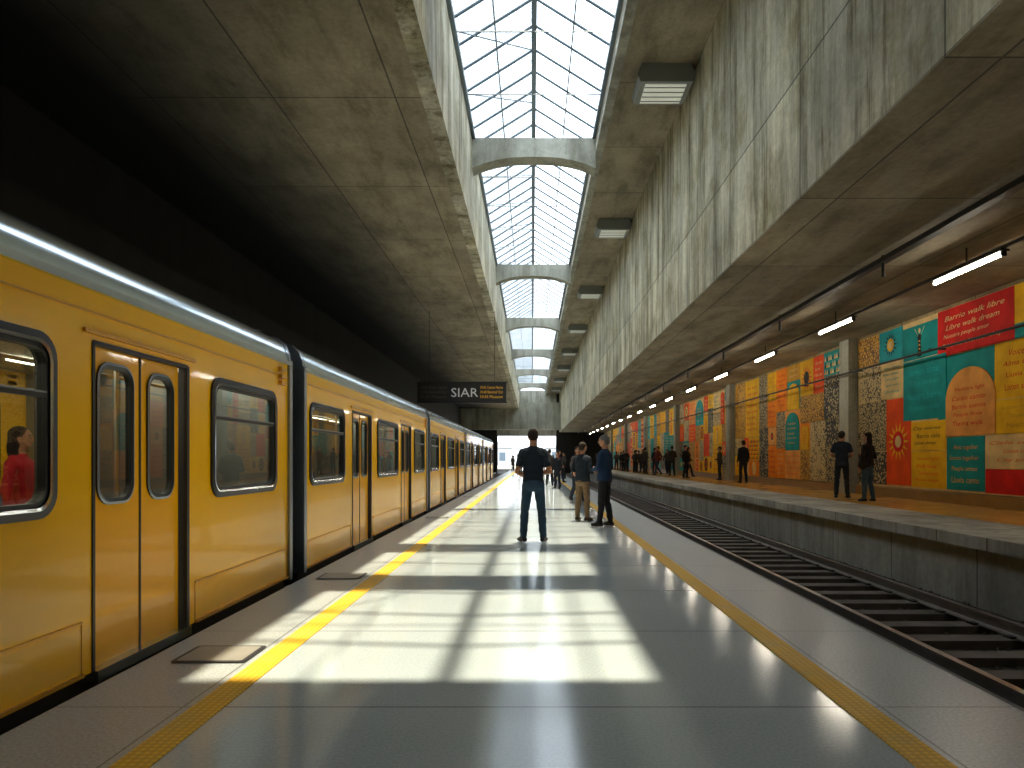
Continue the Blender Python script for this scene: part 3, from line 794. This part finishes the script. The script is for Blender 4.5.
man = place('standing_man', me, .02, 10.95, 0, .05, 1.78)
mb = MB('smartphone'); mb.box(-.036, .036, .272, .282, 1.03, 1.18, M_black); mb.obj(parent=man)
p_b = dict(legs=[((-.09, .03, .48), (-.11, .06, .09), .1), ((.10, .0, .48), (.12, -.07, .09), -.3)],
           arms=[((-.25, .02, 1.12), (-.10, .20, 1.08), (.9, .3, .1), (0, -1, 0), .35), ((.25, -.02, 1.12), (.12, .19, 1.04), (-.9, .3, .1), (0, -1, 0), .35)], head=(.15, -.08))
me = person_mesh('grey_haired_man', dict(skin=SK, hair=(.12, .115, .11), top=(.010, .030, .075), pants=(.012, .013, .018), shoe=(.01, .01, .01)), p_b, .0095)
place('grey_haired_man', me, 1.40, 13.5, 0.0, 1.05, 1.77)
p_c = dict(legs=legs_std, arms=[((-.25, -.03, 1.13), (-.13, .18, 1.06), (.8, .5, 0), (0, 0, 1), .4), ((.25, -.03, 1.13), (.13, .18, 1.06), (-.8, .5, 0), (0, 0, 1), .4)], head=(-.1, -.1))
me = person_mesh('man_in_khaki_trousers', dict(skin=SK, hair=(.03, .022, .016), top=(.012, .020, .030), pants=(.18, .12, .065), shoe=(.04, .025, .015)), p_c, .0095)
place('man_in_khaki_trousers', me, 1.06, 14.7, 0, -.7, 1.66)
me = person_mesh('man_in_dark_shirt', dict(skin=SK, hair=(.02, .015, .012), top=(.012, .018, .035), pants=(.02, .028, .045), shoe=(.012, .012, .012)), dict(legs=legs_std, arms=p_c['arms'], head=(-.3, -.1)), .011, long_sleeve=False)
place('man_in_dark_shirt', me, 7.92, 17.9, .300, -.5, 1.72)
me = person_mesh('woman_in_jeans', dict(skin=SK, hair=(.015, .01, .008), top=(.015, .013, .015), pants=(.05, .10, .16), shoe=(.02, .02, .02), bag=(.02, .015, .012)),
                 dict(legs=[((-.08, .03, .48), (-.09, .03, .09), .1), ((.12, .02, .48), (.20, -.02, .09), -.4)], arms=[arms_down[0], ((.25, -.03, 1.12), (.12, .17, 1.16), (-.8, .4, .2), (0, 0, 1), .4)], head=(.5, 0)), .011, True, True, True, True)
place('woman_in_jeans', me, 7.86, 16.4, .300, .5, 1.63)
me_red = person_mesh('passenger', dict(skin=SK, hair=(.02, .012, .01), top=(.40, .012, .02), pants=(.03, .03, .05)), dict(legs=legs_std, arms=arms_down), .014, True, True, True)
place('train_passenger', me_red, -4.35, 5.95, .08, -1.3, 1.50)
me_wk = dict(legs=[((-.09, .16, .50), (-.09, .25, .11), 0), ((.09, -.02, .49), (.09, -.30, .13), 0)], arms=[((-.24, -.12, 1.13), (-.25, -.02, .90), (0, .3, -1), (1, 0, 0), .4), ((.24, .06, 1.13), (.25, .24, .95), (0, .5, -1), (-1, 0, 0), .4)])
crowd = [person_mesh('commuter_a', dict(skin=SK, hair=(.02, .015, .01), top=(.012, .014, .02), pants=(.015, .018, .028)), dict(legs=legs_std, arms=arms_down), .016),
         person_mesh('commuter_b', dict(skin=SK, hair=(.03, .02, .012), top=(.035, .03, .03), pants=(.02, .025, .04)), me_wk, .016, True, True, True, True),
         person_mesh('commuter_c', dict(skin=SK2, hair=(.012, .01, .01), top=(.04, .035, .03), pants=(.02, .02, .024)), dict(legs=legs_std, arms=p_c['arms']), .016),
         person_mesh('commuter_d', dict(skin=SK, hair=(.015, .012, .01), top=(.12, .02, .015), pants=(.02, .03, .05)), me_wk, .016)]
place('commuter', crowd[0], 8.75, 29, .300, .3, 1.78)
place('commuter', crowd[2], 8.9, 33.2, .300, 1.5, 1.6)
rp = [(7.9, 36), (8.6, 38.5), (8.2, 41), (7.6, 42.3), (8.7, 45), (7.6, 47), (8.5, 48.5), (7.9, 50), (7.5, 51), (8.0, 54), (7.5, 55.6), (8.7, 57), (7.7, 59), (8.2, 61), (7.6, 63), (8.4, 66), (7.5, 68), (7.9, 71), (7.6, 74), (8.2, 78), (7.5, 82)]
for i, (x, y) in enumerate(rp): place('commuter', crowd[i % 4 if i % 7 == 3 else (0, 1, 2)[i % 3]], x, y, .300, random.uniform(-3, 3), random.uniform(1.6, 1.82))
for i, (x, y) in enumerate([(1.1, 30.5), (.85, 34), (1.36, 21), (1.45, 38), (2.1, 46), (-.6, 58), (-1.2, 66), (.2, 74), (1.35, 52), (1.2, 62), (-1.0, 82), (2.1, 70), (-2.1, 76), (.9, 79), (2.1, 58), (-.2, 85), (-.8, 72), (.6, 67), (-1.4, 87), (1.2, 86), (-2.2, 84), (.3, 88)]):
    place('commuter', crowd[(i * 2 + i // 2) % 4], x, y, .0, random.uniform(-3, 3), random.uniform(1.6, 1.8))

# ------------------------------------------------------------------ light
w = bpy.data.worlds.new('sky'); scene.world = w; w.use_nodes = True
bg = w.node_tree.nodes['Background']; bg.inputs[0].default_value = (0.84, 0.92, 1.0, 1); bg.inputs[1].default_value = 3.9
sl = bpy.data.lights.new('sun', 'SUN'); sl.energy = 10; sl.angle = .016; sl.color = (1, .84, .60)
so = bpy.data.objects.new('sun', sl); COL.objects.link(so); so.location = (3, 10, 30)
so.rotation_euler = Vector((-.05, -.15, -1)).to_track_quat('-Z', 'Y').to_euler()

cam = bpy.data.cameras.new('camera'); co = bpy.data.objects.new('camera', cam); COL.objects.link(co)
cam.sensor_width = 36; cam.lens = 700 / 1024 * 36; co.location = (0, 0, 1.3); co.rotation_euler = (math.pi / 2, 0, 0)
cam.shift_x = -20 / 1024; cam.shift_y = 75 / 1024; cam.clip_end = 500
scene.camera = co
scene.view_settings.view_transform = 'Standard'
scene.view_settings.look = 'None'
scene.view_settings.exposure = 0.0
